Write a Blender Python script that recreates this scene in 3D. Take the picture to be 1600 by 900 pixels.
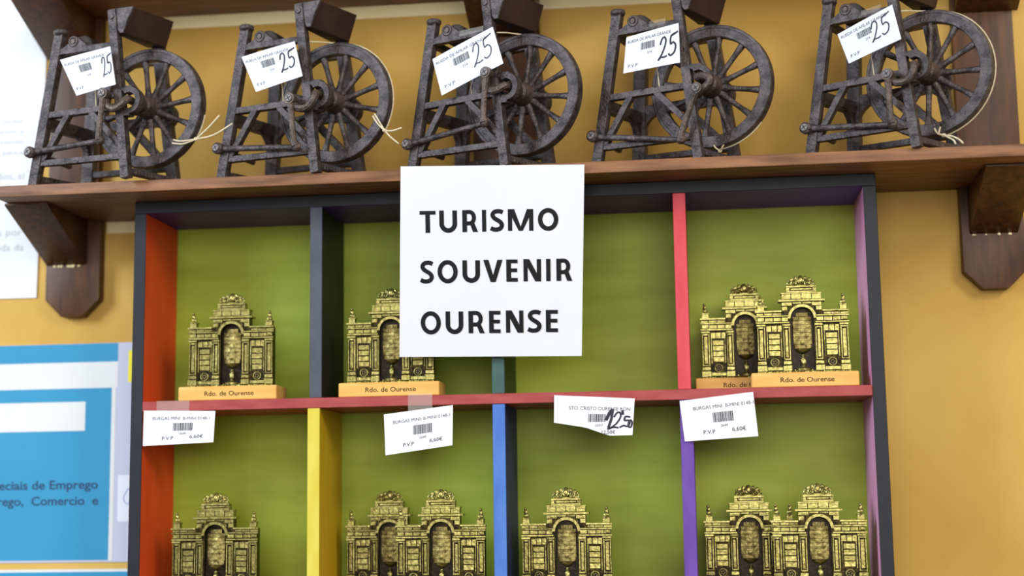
import bpy, bmesh, math, random
from mathutils import Vector, Matrix
random.seed(7)
for o in list(bpy.data.objects): bpy.data.objects.remove(o)
SC = bpy.context.scene
COL = SC.collection
pi = math.pi

# ------------------------------------------------------------------ camera, sky, lamps, exposure
cd = bpy.data.cameras.new('camera'); cam = bpy.data.objects.new('camera', cd); COL.objects.link(cam)
pitch, roll, yaw = 0.14212, 0.01418, 0.12214
Rz = Matrix.Rotation(yaw, 3, 'Z'); Rx = Matrix.Rotation(pitch, 3, 'X'); Ry = Matrix.Rotation(roll, 3, 'Y')
Rm = Rz @ Rx @ Ry
right, fwd, up = Rm.col[0], Rm.col[1], Rm.col[2]
M3 = Matrix((right, up, -fwd)).transposed()
cam.matrix_world = Matrix.Translation((0.15197, -1.13627, -0.24137)) @ M3.to_4x4()
cd.sensor_width = 36.0; cd.lens = 2391.6 * 36 / 1600
cd.clip_start = 0.05; cd.clip_end = 50
cd.dof.use_dof = True; cd.dof.focus_distance = 1.135; cd.dof.aperture_fstop = 3.0
SC.camera = cam

W = bpy.data.worlds.new('room_light'); SC.world = W; W.use_nodes = True
nt = W.node_tree; nt.nodes.clear()
wo = nt.nodes.new('ShaderNodeOutputWorld'); wb = nt.nodes.new('ShaderNodeBackground')
tc = nt.nodes.new('ShaderNodeTexCoord'); sx = nt.nodes.new('ShaderNodeSeparateXYZ'); cr = nt.nodes.new('ShaderNodeValToRGB')
nt.links.new(tc.outputs['Generated'], sx.inputs[0]); nt.links.new(sx.outputs['Z'], cr.inputs[0])
mp = nt.nodes.new('ShaderNodeMapRange'); mp.inputs[1].default_value = -1; mp.inputs[2].default_value = 1
nt.links.new(sx.outputs['Z'], mp.inputs[0]); nt.links.new(mp.outputs[0], cr.inputs[0])
els = cr.color_ramp.elements
els[0].position = 0.0; els[0].color = (0.10, 0.085, 0.07, 1)
els[1].position = 1.0; els[1].color = (1.0, 0.97, 0.92, 1)
e = els.new(0.45); e.color = (0.30, 0.28, 0.26, 1)
e = els.new(0.62); e.color = (0.62, 0.60, 0.57, 1)
nt.links.new(cr.outputs[0], wb.inputs[0]); wb.inputs[1].default_value = 0.68
nt.links.new(wb.outputs[0], wo.inputs[0])

def area(name, loc, target, size, power, col):
    l = bpy.data.lights.new(name, 'AREA'); l.shape = 'RECTANGLE'; l.size = size[0]; l.size_y = size[1]
    l.energy = power; l.color = col
    o = bpy.data.objects.new(name, l); COL.objects.link(o); o.location = loc
    d = Vector(target) - Vector(loc); o.rotation_euler = d.to_track_quat('-Z', 'Y').to_euler()
    return o
area('front_fill', (0.35, -3.0, 0.25), (0, 0, 0), (2.2, 1.3), 46, (1.0, 0.97, 0.92))  # invented broad source behind the camera, added for soft frontal light
area('side_window', (-1.9, -1.4, 0.6), (-0.35, 0, -0.05), (0.8, 1.0), 54, (0.74, 0.87, 1.0))
area('ceiling_lamp', (1.6, -1.7, 1.0), (-0.05, 0, -0.05), (0.7, 0.7), 25, (1.0, 0.93, 0.82))

SC.view_settings.view_transform = 'Standard'; SC.view_settings.look = 'None'
SC.view_settings.gamma = 1; SC.view_settings.use_curve_mapping = False
SC.view_settings.exposure = 0.0

# ------------------------------------------------------------------ materials
def lin(c):
    c = c / 255.0
    return c / 12.92 if c <= 0.04045 else ((c + 0.055) / 1.055) ** 2.4
def rgb(r, g, b): return (lin(r), lin(g), lin(b), 1)
MATS = {}
def mat(name, c1, c2=None, scale=40, rough=0.5, metal=0.0, bump=0.0, bscale=None, stretch=(1, 1, 1), detail=4, spec=0.3, ramp=(0.35, 0.65), dist=0.0004, coord='Object', emit=None, trans=None):
    m = bpy.data.materials.new(name); m.use_nodes = True; n = m.node_tree; b = n.nodes['Principled BSDF']
    b.inputs['Roughness'].default_value = rough; b.inputs['Metallic'].default_value = metal
    b.inputs['Specular IOR Level'].default_value = spec
    b.inputs['Base Color'].default_value = c1
    t = n.nodes.new('ShaderNodeTexCoord'); mpg = n.nodes.new('ShaderNodeMapping'); mpg.inputs['Scale'].default_value = stretch
    n.links.new(t.outputs[coord], mpg.inputs[0])
    if c2 is not None:
        no = n.nodes.new('ShaderNodeTexNoise'); no.inputs['Scale'].default_value = scale; no.inputs['Detail'].default_value = detail
        n.links.new(mpg.outputs[0], no.inputs['Vector'])
        r = n.nodes.new('ShaderNodeValToRGB'); r.color_ramp.elements[0].position = ramp[0]; r.color_ramp.elements[1].position = ramp[1]
        r.color_ramp.elements[0].color = c1; r.color_ramp.elements[1].color = c2
        n.links.new(no.outputs[0], r.inputs[0]); n.links.new(r.outputs[0], b.inputs['Base Color'])
    if bump:
        nb = n.nodes.new('ShaderNodeTexNoise'); nb.inputs['Scale'].default_value = bscale or scale; nb.inputs['Detail'].default_value = 5
        n.links.new(mpg.outputs[0], nb.inputs['Vector'])
        bn = n.nodes.new('ShaderNodeBump'); bn.inputs['Strength'].default_value = bump; bn.inputs['Distance'].default_value = dist
        n.links.new(nb.outputs[0], bn.inputs['Height']); n.links.new(bn.outputs[0], b.inputs['Normal'])
    if trans is not None: b.inputs['Alpha'].default_value = trans
    MATS[name] = m
    return m

mat('ochre_wall', rgb(192, 148, 66), rgb(214, 174, 94), 5, .8, bump=.25, bscale=160, dist=.0006, detail=6)
mat('cream', rgb(255, 240, 190), rgb(252, 232, 176), 20, .8)
mat('shelf_wood', rgb(98, 62, 38), rgb(150, 104, 70), 22, .5, bump=.2, bscale=60, stretch=(1, 9, 9), ramp=(.3, .7))
mat('bracket_wood', rgb(58, 32, 17), rgb(100, 60, 28), 26, .42, bump=.15, bscale=50, stretch=(7, 7, 1), ramp=(.3, .75))
mat('iron', rgb(48, 41, 43), rgb(92, 82, 83), 160, .42, metal=.35, bump=1.0, bscale=480, dist=.0012, spec=.55)
mat('iron_brown', rgb(60, 48, 44), rgb(100, 84, 76), 120, .4, metal=.35, bump=.9, bscale=460, dist=.001, spec=.55)
mat('iron_tray', rgb(52, 36, 30), rgb(66, 48, 40), 40, .6, metal=.1, bump=.3, bscale=200)
mat('stone_grit', rgb(50, 44, 44), rgb(66, 58, 56), 200, .8, bump=.4, bscale=500)
mat('screw_steel', rgb(110, 102, 100), None, rough=.5, metal=.5)
mat('brass', rgb(104, 94, 44), rgb(182, 173, 106), 420, .3, metal=.85, bump=.8, bscale=560, dist=.0004, ramp=(.25, .75))
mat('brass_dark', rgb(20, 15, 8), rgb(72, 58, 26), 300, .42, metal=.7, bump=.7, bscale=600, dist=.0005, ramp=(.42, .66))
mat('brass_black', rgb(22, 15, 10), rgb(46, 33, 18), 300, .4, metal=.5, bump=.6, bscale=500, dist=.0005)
mat('brass_niche', rgb(98, 84, 42), rgb(178, 162, 100), 240, .42, metal=.7, bump=.8, bscale=420, dist=.0008)
mat('beech', rgb(218, 166, 82), rgb(232, 184, 102), 18, .45, stretch=(1, 8, 8))
mat('burnt', rgb(70, 36, 14), None, rough=.7)
mat('black_paint', rgb(24, 26, 34), rgb(30, 32, 40), 60, .5, bump=.1, bscale=300)
mat('violet_dark', rgb(78, 42, 140), rgb(88, 50, 152), 30, .5)
mat('orange_paint', rgb(222, 68, 28), rgb(232, 82, 36), 14, .5, stretch=(4, 4, .6))
mat('pink_paint', rgb(214, 140, 186), rgb(226, 160, 200), 16, .5)
mat('green_paint', rgb(132, 150, 26), rgb(158, 174, 54), 10, .5, stretch=(1, 1, 6), ramp=(.25, .75))
mat('red_paint', rgb(152, 58, 58), rgb(168, 74, 72), 40, .5, stretch=(1, 1, 4), bump=.1, bscale=200)
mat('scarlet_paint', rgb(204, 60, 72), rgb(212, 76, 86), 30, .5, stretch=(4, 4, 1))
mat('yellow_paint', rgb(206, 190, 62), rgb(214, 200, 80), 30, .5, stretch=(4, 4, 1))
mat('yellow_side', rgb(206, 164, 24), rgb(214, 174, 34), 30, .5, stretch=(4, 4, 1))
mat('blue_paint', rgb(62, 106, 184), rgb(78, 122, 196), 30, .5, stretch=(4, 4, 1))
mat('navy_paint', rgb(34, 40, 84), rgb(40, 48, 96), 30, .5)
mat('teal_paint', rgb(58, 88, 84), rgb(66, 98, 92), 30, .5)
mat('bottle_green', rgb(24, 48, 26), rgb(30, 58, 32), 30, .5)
mat('purple_paint', rgb(98, 60, 150), rgb(112, 72, 164), 30, .5, stretch=(4, 4, 1))
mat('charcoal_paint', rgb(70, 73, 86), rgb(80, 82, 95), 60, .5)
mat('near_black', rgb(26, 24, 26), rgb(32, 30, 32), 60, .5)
mat('paper', rgb(233, 233, 237), rgb(227, 228, 233), 12, .75)
mat('paper_cool', rgb(224, 225, 233), rgb(218, 220, 230), 12, .6)
mat('ink_black', rgb(14, 14, 18), None, rough=.6)
mat('ink_grey', rgb(74, 76, 82), None, rough=.7)
mat('ink_pale', rgb(176, 176, 182), None, rough=.7)
mat('marker', rgb(40, 36, 52), None, rough=.5)
mat('poster_blue', rgb(52, 144, 186), rgb(46, 138, 180), 9, .6)
mat('poster_lilac', rgb(188, 190, 210), None, rough=.6)
mat('poster_band', rgb(222, 222, 222), rgb(214, 212, 210), 8, .6)
mat('poster_yellow', rgb(234, 220, 50), None, rough=.6)
mat('poster_text', rgb(34, 60, 96), None, rough=.6)
mat('emblem_ink', rgb(150, 158, 200), None, rough=.6)
mat('string', rgb(226, 214, 184), rgb(206, 190, 156), 300, .8)
mat('clear_tape', rgb(220, 214, 204), None, rough=.12, trans=.14)

# ------------------------------------------------------------------ mesh builder (millimetres)
class MB:
    def __init__(s): s.v = []; s.f = []; s.mi = []; s.cur = 0
    def add(s, vs, fs):
        o = len(s.v); s.v += [tuple(p) for p in vs]
        for f in fs: s.f.append([o + i for i in f]); s.mi.append(s.cur)
    def hexa(s, p, mats=None):
        # p: 8 corners: bottom 4 (x0y0,x1y0,x1y1,x0y1) then top 4
        fs = [(0, 3, 2, 1), (4, 5, 6, 7), (0, 1, 5, 4), (1, 2, 6, 5), (2, 3, 7, 6), (3, 0, 4, 7)]
        o = len(s.v); s.v += [tuple(q) for q in p]
        names = ['bottom', 'top', 'front', 'right', 'back', 'left']
        for nme, f in zip(names, fs):
            s.f.append([o + i for i in f]); s.mi.append((mats or {}).get(nme, s.cur))
    def box(s, x0, x1, y0, y1, z0, z1, mats=None):
        s.hexa([(x0, y0, z0), (x1, y0, z0), (x1, y1, z0), (x0, y1, z0), (x0, y0, z1), (x1, y0, z1), (x1, y1, z1), (x0, y1, z1)], mats)
    def bar(s, p0, p1, w, d=None, w1=None):
        # straight bar between 3-D points: w wide in the xz plane, d deep along y
        p0 = Vector(p0); p1 = Vector(p1); d = d or w; w1 = w1 or w
        a = (p1 - p0).normalized(); yv = Vector((0, 1, 0))
        if abs(a.dot(yv)) > .9: yv = Vector((0, 0, 1))
        n = yv.cross(a).normalized(); yv = a.cross(n).normalized()
        vs = []
        for p, ww in ((p0, w), (p1, w1)):
            for sn, sy in ((-1, -1), (1, -1), (1, 1), (-1, 1)): vs.append(p + n * (ww / 2 * sn) + yv * (d / 2 * sy))
        s.hexa([vs[0], vs[1], vs[2], vs[3], vs[4], vs[5], vs[6], vs[7]])
    def prism(s, pts, y0, y1):
        # pts: closed (x, z) outline, extruded along y
        n = len(pts); vs = [(x, y0, z) for x, z in pts] + [(x, y1, z) for x, z in pts]
        fs = [list(range(n)), list(range(2 * n - 1, n - 1, -1))] + [(i, i + n, (i + 1) % n + n, (i + 1) % n) for i in range(n)]
        s.add(vs, fs)
    def ringprism(s, outer, inner, y0, y1, closed=True):
        n = len(outer); m = n if closed else n - 1
        vs = [(x, y0, z) for x, z in outer] + [(x, y0, z) for x, z in inner] + [(x, y1, z) for x, z in outer] + [(x, y1, z) for x, z in inner]
        fs = []
        for i in range(m):
            j = (i + 1) % n
            fs += [(i, j, n + j, n + i), (2 * n + i, 3 * n + i, 3 * n + j, 2 * n + j), (i, 2 * n + i, 2 * n + j, j), (n + i, n + j, 3 * n + j, 3 * n + i)]
        if not closed: fs += [(0, n, 3 * n, 2 * n), (n - 1, 3 * n - 1, 4 * n - 1, 2 * n - 1)]
        s.add(vs, fs)
    def tube(s, path, r, n=8, cap=True):
        P = [Vector(p) for p in path]; k = len(P); rs = r if isinstance(r, (list, tuple)) else [r] * k
        vs = []; ref = None
        for i in range(k):
            t = (P[min(i + 1, k - 1)] - P[max(i - 1, 0)]).normalized()
            if ref is None:
                ref = Vector((0, 1, 0)) if abs(t.y) < .9 else Vector((1, 0, 0))
            a = (ref - t * ref.dot(t)).normalized(); b = t.cross(a); ref = a
            for q in range(n):
                an = 2 * pi * q / n; vs.append(P[i] + (a * math.cos(an) + b * math.sin(an)) * rs[i])
        fs = [(i * n + q, i * n + (q + 1) % n, (i + 1) * n + (q + 1) % n, (i + 1) * n + q) for i in range(k - 1) for q in range(n)]
        if cap: fs += [list(range(n - 1, -1, -1)), [(k - 1) * n + q for q in range(n)]]
        s.add(vs, fs)
    def lathe(s, prof, c, n=24, axis='y'):
        # prof: (radius, offset along axis)
        k = len(prof); vs = []
        for r, y in prof:
            for q in range(n):
                an = 2 * pi * q / n
                if axis == 'y': vs.append((c[0] + r * math.cos(an), c[1] + y, c[2] + r * math.sin(an)))
                else: vs.append((c[0] + r * math.cos(an), c[1] + r * math.sin(an), c[2] + y))
        fs = [(i * n + q, i * n + (q + 1) % n, (i + 1) * n + (q + 1) % n, (i + 1) * n + q) for i in range(k - 1) for q in range(n)]
        fs += [list(range(n - 1, -1, -1)), [(k - 1) * n + q for q in range(n)]]
        s.add(vs, fs)
    def ball(s, c, rx, ry=None, rz=None, n=10, m=7, jit=0):
        ry = ry or rx; rz = rz or rx; vs = [(c[0], c[1], c[2] - rz)]
        for i in range(1, m):
            th = pi * i / m
            for q in range(n):
                ph = 2 * pi * q / n; j = 1 + random.uniform(-jit, jit)
                vs.append((c[0] + rx * math.sin(th) * math.cos(ph) * j, c[1] + ry * math.sin(th) * math.sin(ph) * j, c[2] - rz * math.cos(th) * j))
        vs.append((c[0], c[1], c[2] + rz)); L = len(vs) - 1
        fs = [(0, 1 + (q + 1) % n, 1 + q) for q in range(n)]
        for i in range(m - 2):
            a = 1 + i * n
            fs += [(a + q, a + (q + 1) % n, a + n + (q + 1) % n, a + n + q) for q in range(n)]
        a = 1 + (m - 2) * n
        fs += [(a + q, a + (q + 1) % n, L) for q in range(n)]
        s.add(vs, fs)
    def torus(s, c, R, r, n=20, m=8, a0=0, a1=2 * pi):
        full = abs(a1 - a0 - 2 * pi) < 1e-6
        path = [(c[0] + R * math.cos(a0 + (a1 - a0) * i / n), c[1], c[2] + R * math.sin(a0 + (a1 - a0) * i / n)) for i in range(n + 1)]
        s.tube(path, r, m, cap=not full)
    def build(s, name, mats, parent=None, bevel=0, seg=1, loc=None, smooth=35):
        me = bpy.data.meshes.new(name)
        bm = bmesh.new()
        bv = [bm.verts.new((p[0] * .001, p[1] * .001, p[2] * .001)) for p in s.v]
        for f, mi in zip(s.f, s.mi):
            try: fc = bm.faces.new([bv[i] for i in f])
            except ValueError: continue
            fc.material_index = mi
        bmesh.ops.recalc_face_normals(bm, faces=bm.faces)
        if bevel:
            ed = [e for e in bm.edges if len(e.link_faces) == 2 and e.calc_face_angle(0) > .6]
            bmesh.ops.bevel(bm, geom=ed, offset=bevel * .001, segments=seg, affect='EDGES', profile=.6, clamp_overlap=True)
        bm.to_mesh(me); bm.free()
        for p in me.polygons: p.use_smooth = True
        me.set_sharp_from_angle(angle=math.radians(smooth))
        for m in (mats if isinstance(mats, (list, tuple)) else [mats]): me.materials.append(MATS[m])
        o = bpy.data.objects.new(name, me); COL.objects.link(o)
        if parent: o.parent = parent
        if loc: o.location = loc
        return o
def link(o, parent=None):
    COL.objects.link(o)
    if parent: o.parent = parent
    return o
def tag(o, label, cat, group=None, kind=None):
    if label: o['label'] = label
    if cat: o['category'] = cat
    if group: o['group'] = group
    if kind: o['kind'] = kind
    return o
def thing(name, label, cat, loc, rz=0, group=None):
    o = bpy.data.objects.new(name, None); COL.objects.link(o); o.empty_display_size = .01
    o.location = loc; o.rotation_euler = (0, 0, rz); return tag(o, label, cat, group)
def copy_tree(o, parent=None):
    c = o.copy(); link(c, parent)
    for ch in list(o.children): copy_tree(ch, c)
    return c

# lettering with Blender's own built-in font, as flat meshes (unit cap height)
_txt = {}
def text_mesh(body, bold=0.0, shear=0.0):
    key = (body, bold, shear)
    if key in _txt: return _txt[key]
    cu = bpy.data.curves.new('t', 'FONT'); cu.body = body; cu.size = 1; cu.offset = bold; cu.shear = shear; cu.resolution_u = 3
    ob = bpy.data.objects.new('t', cu); COL.objects.link(ob)
    dg = bpy.context.evaluated_depsgraph_get(); dg.update(); ev = ob.evaluated_get(dg); me = ev.to_mesh()
    vs = [(v.co.x, v.co.y) for v in me.vertices]; fs = [list(p.vertices) for p in me.polygons]
    ev.to_mesh_clear(); bpy.data.objects.remove(ob); bpy.data.curves.remove(cu)
    x0 = min(v[0] for v in vs); x1 = max(v[0] for v in vs)
    vs = [((x - x0) / (x1 - x0), y / .73) for x, y in vs]
    _txt[key] = (vs, fs); return _txt[key]

def stroke(pts, w, closed=False):
    # flat ribbon (quads with mitred joins) along a 2-D polyline
    P = [Vector((p[0], p[1])) for p in pts]; n = len(P); L = []; Rr = []
    ws = w if isinstance(w, (list, tuple)) else [w] * n
    for i in range(n):
        a = P[(i - 1) % n] if (closed or i > 0) else None; b = P[(i + 1) % n] if (closed or i < n - 1) else None
        d1 = (P[i] - a).normalized() if a is not None else None; d2 = (b - P[i]).normalized() if b is not None else None
        if d1 is None: d1 = d2
        if d2 is None: d2 = d1
        n1 = Vector((-d1.y, d1.x)); n2 = Vector((-d2.y, d2.x)); mm = (n1 + n2)
        mm = mm.normalized() if mm.length > 1e-6 else n1
        k = ws[i] / 2 / max(.5, mm.dot(n1))
        L.append(P[i] + mm * k); Rr.append(P[i] - mm * k)
    vs = [tuple(p) for p in L] + [tuple(p) for p in Rr]
    fs = [(i, (i + 1) % n, n + (i + 1) % n, n + i) for i in range(n if closed else n - 1)]
    return vs, fs
def smooth_path(pts, k=6):
    P = [Vector(p) for p in pts]; out = []
    for i in range(len(P) - 1):
        p0 = P[max(i - 1, 0)]; p1 = P[i]; p2 = P[i + 1]; p3 = P[min(i + 2, len(P) - 1)]
        for j in range(k):
            t = j / k
            out.append(.5 * ((2 * p1) + (p2 - p0) * t + (2 * p0 - 5 * p1 + 4 * p2 - p3) * t * t + (3 * p1 - p0 - 3 * p2 + p3) * t ** 3))
    out.append(P[-1]); return [tuple(q) for q in out]

# ------------------------------------------------------------------ the room
wall = MB(); wall.box(-1600, 1700, 76, 96, -1100, 1000)
tag(wall.build('wall_back', 'ochre_wall'), None, None, kind='structure')
for nme, x0, x1, z0, z1 in (('trim_1', -338, -26.5, 164.4, 175.3), ('trim_2', 26.5, 357, 164.4, 175.3), ('trim_3', -338, -286, -10, -.2)):
    b = MB(); b.box(x0, x1, 74.9, 76, z0, z1); tag(b.build(nme, 'cream', bevel=.4), None, None, kind='structure')

# ------------------------------------------------------------------ two-tier wall shelf
unit = thing('wall_shelf', 'dark brown two-tier wooden wall shelf on corbel brackets above the painted compartment case', 'shelf', (0, .076, 0))
def U(mb, name, m, bevel=1.0, par=unit):
    mb.v = [(x, y - 76, z) for x, y, z in mb.v]
    return mb.build(name, m, par, bevel=bevel, seg=2)
b = MB(); b.box(-384, 406, -38.5, 76, 0, 8.8); U(b, 'shelf_board', 'shelf_wood')
b = MB(); b.box(-388, 410, -38.5, 76, 175.5, 185); U(b, 'shelf_board', 'shelf_wood')
def plate(x0, x1, z1):
    b = MB(); z0 = z1 - 80.3; c = 14
    b.prism([(x0, z1), (x0, z0 + c), (x0 + c, z0), (x1 - c, z0), (x1, z0 + c), (x1, z1)], 65, 76)
    return U(b, 'bracket_plate', 'bracket_wood', .8)
def corbel(x0, x1, z1):
    b = MB(); pr = [(-16, z1), (-16, z1 - 2), (65, z1 - 37.5), (65, z1)]
    n = 4; vs = [(x0, y, z) for y, z in pr] + [(x1, y, z) for y, z in pr]
    b.add(vs, [(0, 1, 2, 3), (7, 6, 5, 4), (0, 4, 5, 1), (1, 5, 6, 2), (2, 6, 7, 3), (3, 7, 4, 0)])
    return U(b, 'corbel', 'bracket_wood', .8)
plate(-386, -339.5, -.1); plate(355.8, 403, -.1)
corbel(-385.5, -350.5, -.1); corbel(361.5, 398, -.1)
rr = random.Random(11)
for xa, xb, n_ch in ((-380, -356, 7), (364, 396, 4)):
    b = MB()
    for k in range(n_ch):
        x = xa + (xb - xa) * (k + rr.uniform(.1, .9)) / n_ch; b.ball((x, 64.6, -38.2), rr.uniform(.7, 2.0), .5, rr.uniform(.5, 1.2), 7, 5, .3)
    o = U(b, 'filler_chips', 'cream', 0); o['label'] = 'pale chipped filler along the corbel joint'
for x0, x1 in ((-387, -343), (-25.8, 25.8), (357.5, 404.2)):
    b = MB(); b.box(x0, x1, 67, 76, 8.9, 175.4); U(b, 'back_post', 'bracket_wood', .8)
for x0, x1 in ((-391, -349), (-26.2, 30.5), (360, 408.5)):
    b = MB(); pr = [(-16, 175.4), (-16, 173), (66.9, 140), (66.9, 175.4)]
    vs = [(x0, y, z) for y, z in pr] + [(x1, y, z) for y, z in pr]
    b.add(vs, [(0, 1, 2, 3), (7, 6, 5, 4), (0, 4, 5, 1), (1, 5, 6, 2), (2, 6, 7, 3), (3, 7, 4, 0)])
    U(b, 'corbel', 'bracket_wood', .8)

# ------------------------------------------------------------------ painted compartment case
case = thing('compartment_case', 'wooden display case with green back and multicoloured compartments hung under the brown shelf', 'display case', (0, .076, -.32))
def K(mb, name, m, bevel=.35):
    mb.v = [(x, y - 76, z + 320) for x, y, z in mb.v]
    return mb.build(name, m, case, bevel=bevel)
T = 9.5; H = 285.0; ZB = -321.0
b = MB(); b.box(-H + .5, H - .5, 73, 75.8, ZB + 1, -1); K(b, 'back_panel', 'green_paint', 0)
b = MB(); b.box(-H, H, 0, 73, -T, -.3, {'bottom': 1}); o = K(b, 'top_board', ['black_paint', 'violet_dark'])
b = MB(); b.box(-H, H, 0, 73, ZB, ZB + T, {'top': 1}); K(b, 'bottom_board', ['black_paint', 'violet_dark'])
b = MB(); b.box(-H, -H + T, 0, 73, ZB + T, -T, {'right': 1}); o = K(b, 'side_board', ['black_paint', 'orange_paint']); o['label'] = 'left side board, orange inside'
b = MB(); b.box(H - T, H, 0, 73, ZB + T, -T, {'left': 1}); o = K(b, 'side_board', ['black_paint', 'pink_paint']); o['label'] = 'right side board, pink inside'
b = MB(); b.box(-H + T, H - T, -.6, 73, -164.8, -157.1); K(b, 'shelf_board', 'red_paint')
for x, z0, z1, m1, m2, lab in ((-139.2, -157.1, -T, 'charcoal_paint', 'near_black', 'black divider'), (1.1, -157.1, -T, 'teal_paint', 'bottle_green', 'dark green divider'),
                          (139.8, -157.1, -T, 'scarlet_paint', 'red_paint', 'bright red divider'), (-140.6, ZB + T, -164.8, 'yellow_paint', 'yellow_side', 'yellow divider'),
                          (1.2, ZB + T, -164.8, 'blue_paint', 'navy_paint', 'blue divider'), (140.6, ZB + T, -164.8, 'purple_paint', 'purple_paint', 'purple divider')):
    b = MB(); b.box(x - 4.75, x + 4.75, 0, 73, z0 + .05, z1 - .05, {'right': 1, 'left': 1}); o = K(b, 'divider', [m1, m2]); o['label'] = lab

# ------------------------------------------------------------------ cards: paper quads with print mapped on them
class Card:
    """c: TL, TR, BR, BL corners (mm). pos(s, t, d): point on the sheet, d mm in front; s to the right, t down"""
    def __init__(s, c, bend=0.0, sag=0.0):
        s.c = [Vector(p) for p in c]; s.bend = bend
        s.n = (s.c[1] - s.c[0]).cross(s.c[3] - s.c[0]).normalized()
        if s.n.y > 0: s.n = -s.n
        s.W = (s.c[1] - s.c[0]).length; s.H = (s.c[3] - s.c[0]).length
    def pos(s, u, v, d=0.0):
        a, b, c, e = s.c
        p = a * (1 - u) * (1 - v) + b * u * (1 - v) + c * u * v + e * (1 - u) * v
        return p + s.n * (d + s.bend * (math.sin(pi * u) * (1 - .5 * v)))
    def sheet(s, mb, nx=12, ny=4, th=.25, bottom=None):
        vs = []; 
        for k in (0, 1):
            for j in range(ny + 1):
                for i in range(nx + 1):
                    u = i / nx; v = j / ny
                    if bottom: v *= bottom(u)
                    vs.append(s.pos(u, v, -th * k))
        q = (nx + 1) * (ny + 1); fs = []
        for j in range(ny):
            for i in range(nx):
                a = j * (nx + 1) + i; fs += [(a, a + 1, a + nx + 2, a + nx + 1), (q + a, q + a + nx + 1, q + a + nx + 2, q + a + 1)]
        rim = [i for i in range(nx + 1)] + [j * (nx + 1) + nx for j in range(1, ny + 1)] + [ny * (nx + 1) + i for i in range(nx - 1, -1, -1)] + [j * (nx + 1) for j in range(ny - 1, 0, -1)]
        for i in range(len(rim)):
            a, b2 = rim[i], rim[(i + 1) % len(rim)]; fs.append((a, q + a, q + b2, b2))
        mb.add(vs, fs)
    def put(s, mb, vs, fs, d=.12): mb.add([s.pos(u, v, d) for u, v in vs], fs)
    def text(s, mb, body, u0, u1, vbase, hmm, bold=0, d=.12, shear=0):
        vs, fs = text_mesh(body, bold, shear)
        s.put(mb, [(u0 + (u1 - u0) * x, vbase - y * hmm / s.H) for x, y in vs], fs, d)
    def rect(s, mb, u0, u1, v0, v1, d=.12, nx=1):
        for i in range(nx):
            a = u0 + (u1 - u0) * i / nx; e = u0 + (u1 - u0) * (i + 1) / nx
            s.put(mb, [(a, v0), (e, v0), (e, v1), (a, v1)], [(0, 1, 2, 3)], d)
    def line(s, mb, pts, wmm, d=.14):
        # pts in (u, v); wmm line width in millimetres
        vs, fs = stroke([(u * s.W, v * s.H) for u, v in pts], wmm)
        s.put(mb, [(x / s.W, y / s.H) for x, y in vs], fs, d)
    def barcode(s, mb, u0, u1, v0, v1, seed=3):
        rd = random.Random(seed); x = u0
        while x < u1 - .004:
            w = rd.choice((.006, .006, .01, .015)); s.rect(mb, x, min(x + w, u1), v0, v1); x += w + rd.choice((.004, .005, .008))

# ------------------------------------------------------------------ sign
_sg = [(-64.9, -39.6, 10.8), (72.1, -39.6, 6.5), (64.6, -5, -130.9), (-73.2, -5, -128.2)]; _k = 1 - 2.6 / 1110
SIG = Card([(152 + (x - 152) * _k, y - 2.6, -241.4 + (z + 241.4) * _k) for x, y, z in _sg])
sign = thing('paper_sign', 'white paper sign lettered TURISMO SOUVENIR OURENSE taped over the shelf edge', 'sign', (0, -.0395, .0088))
def G(mb, name, m, par=sign, org=(0, -39.5, 8.8), **k):
    mb.v = [(x - org[0], y - org[1], z - org[2]) for x, y, z in mb.v]; return mb.build(name, m, par, **k)
b = MB(); SIG.sheet(b, 10, 10, .3); G(b, 'sheet', 'paper')
def arc(cx, cy, rx, ry, a0, a1, n=14): return [(cx + rx * math.cos(math.radians(a0 + (a1 - a0) * i / n)), cy + ry * math.sin(math.radians(a0 + (a1 - a0) * i / n))) for i in range(n + 1)]
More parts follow.
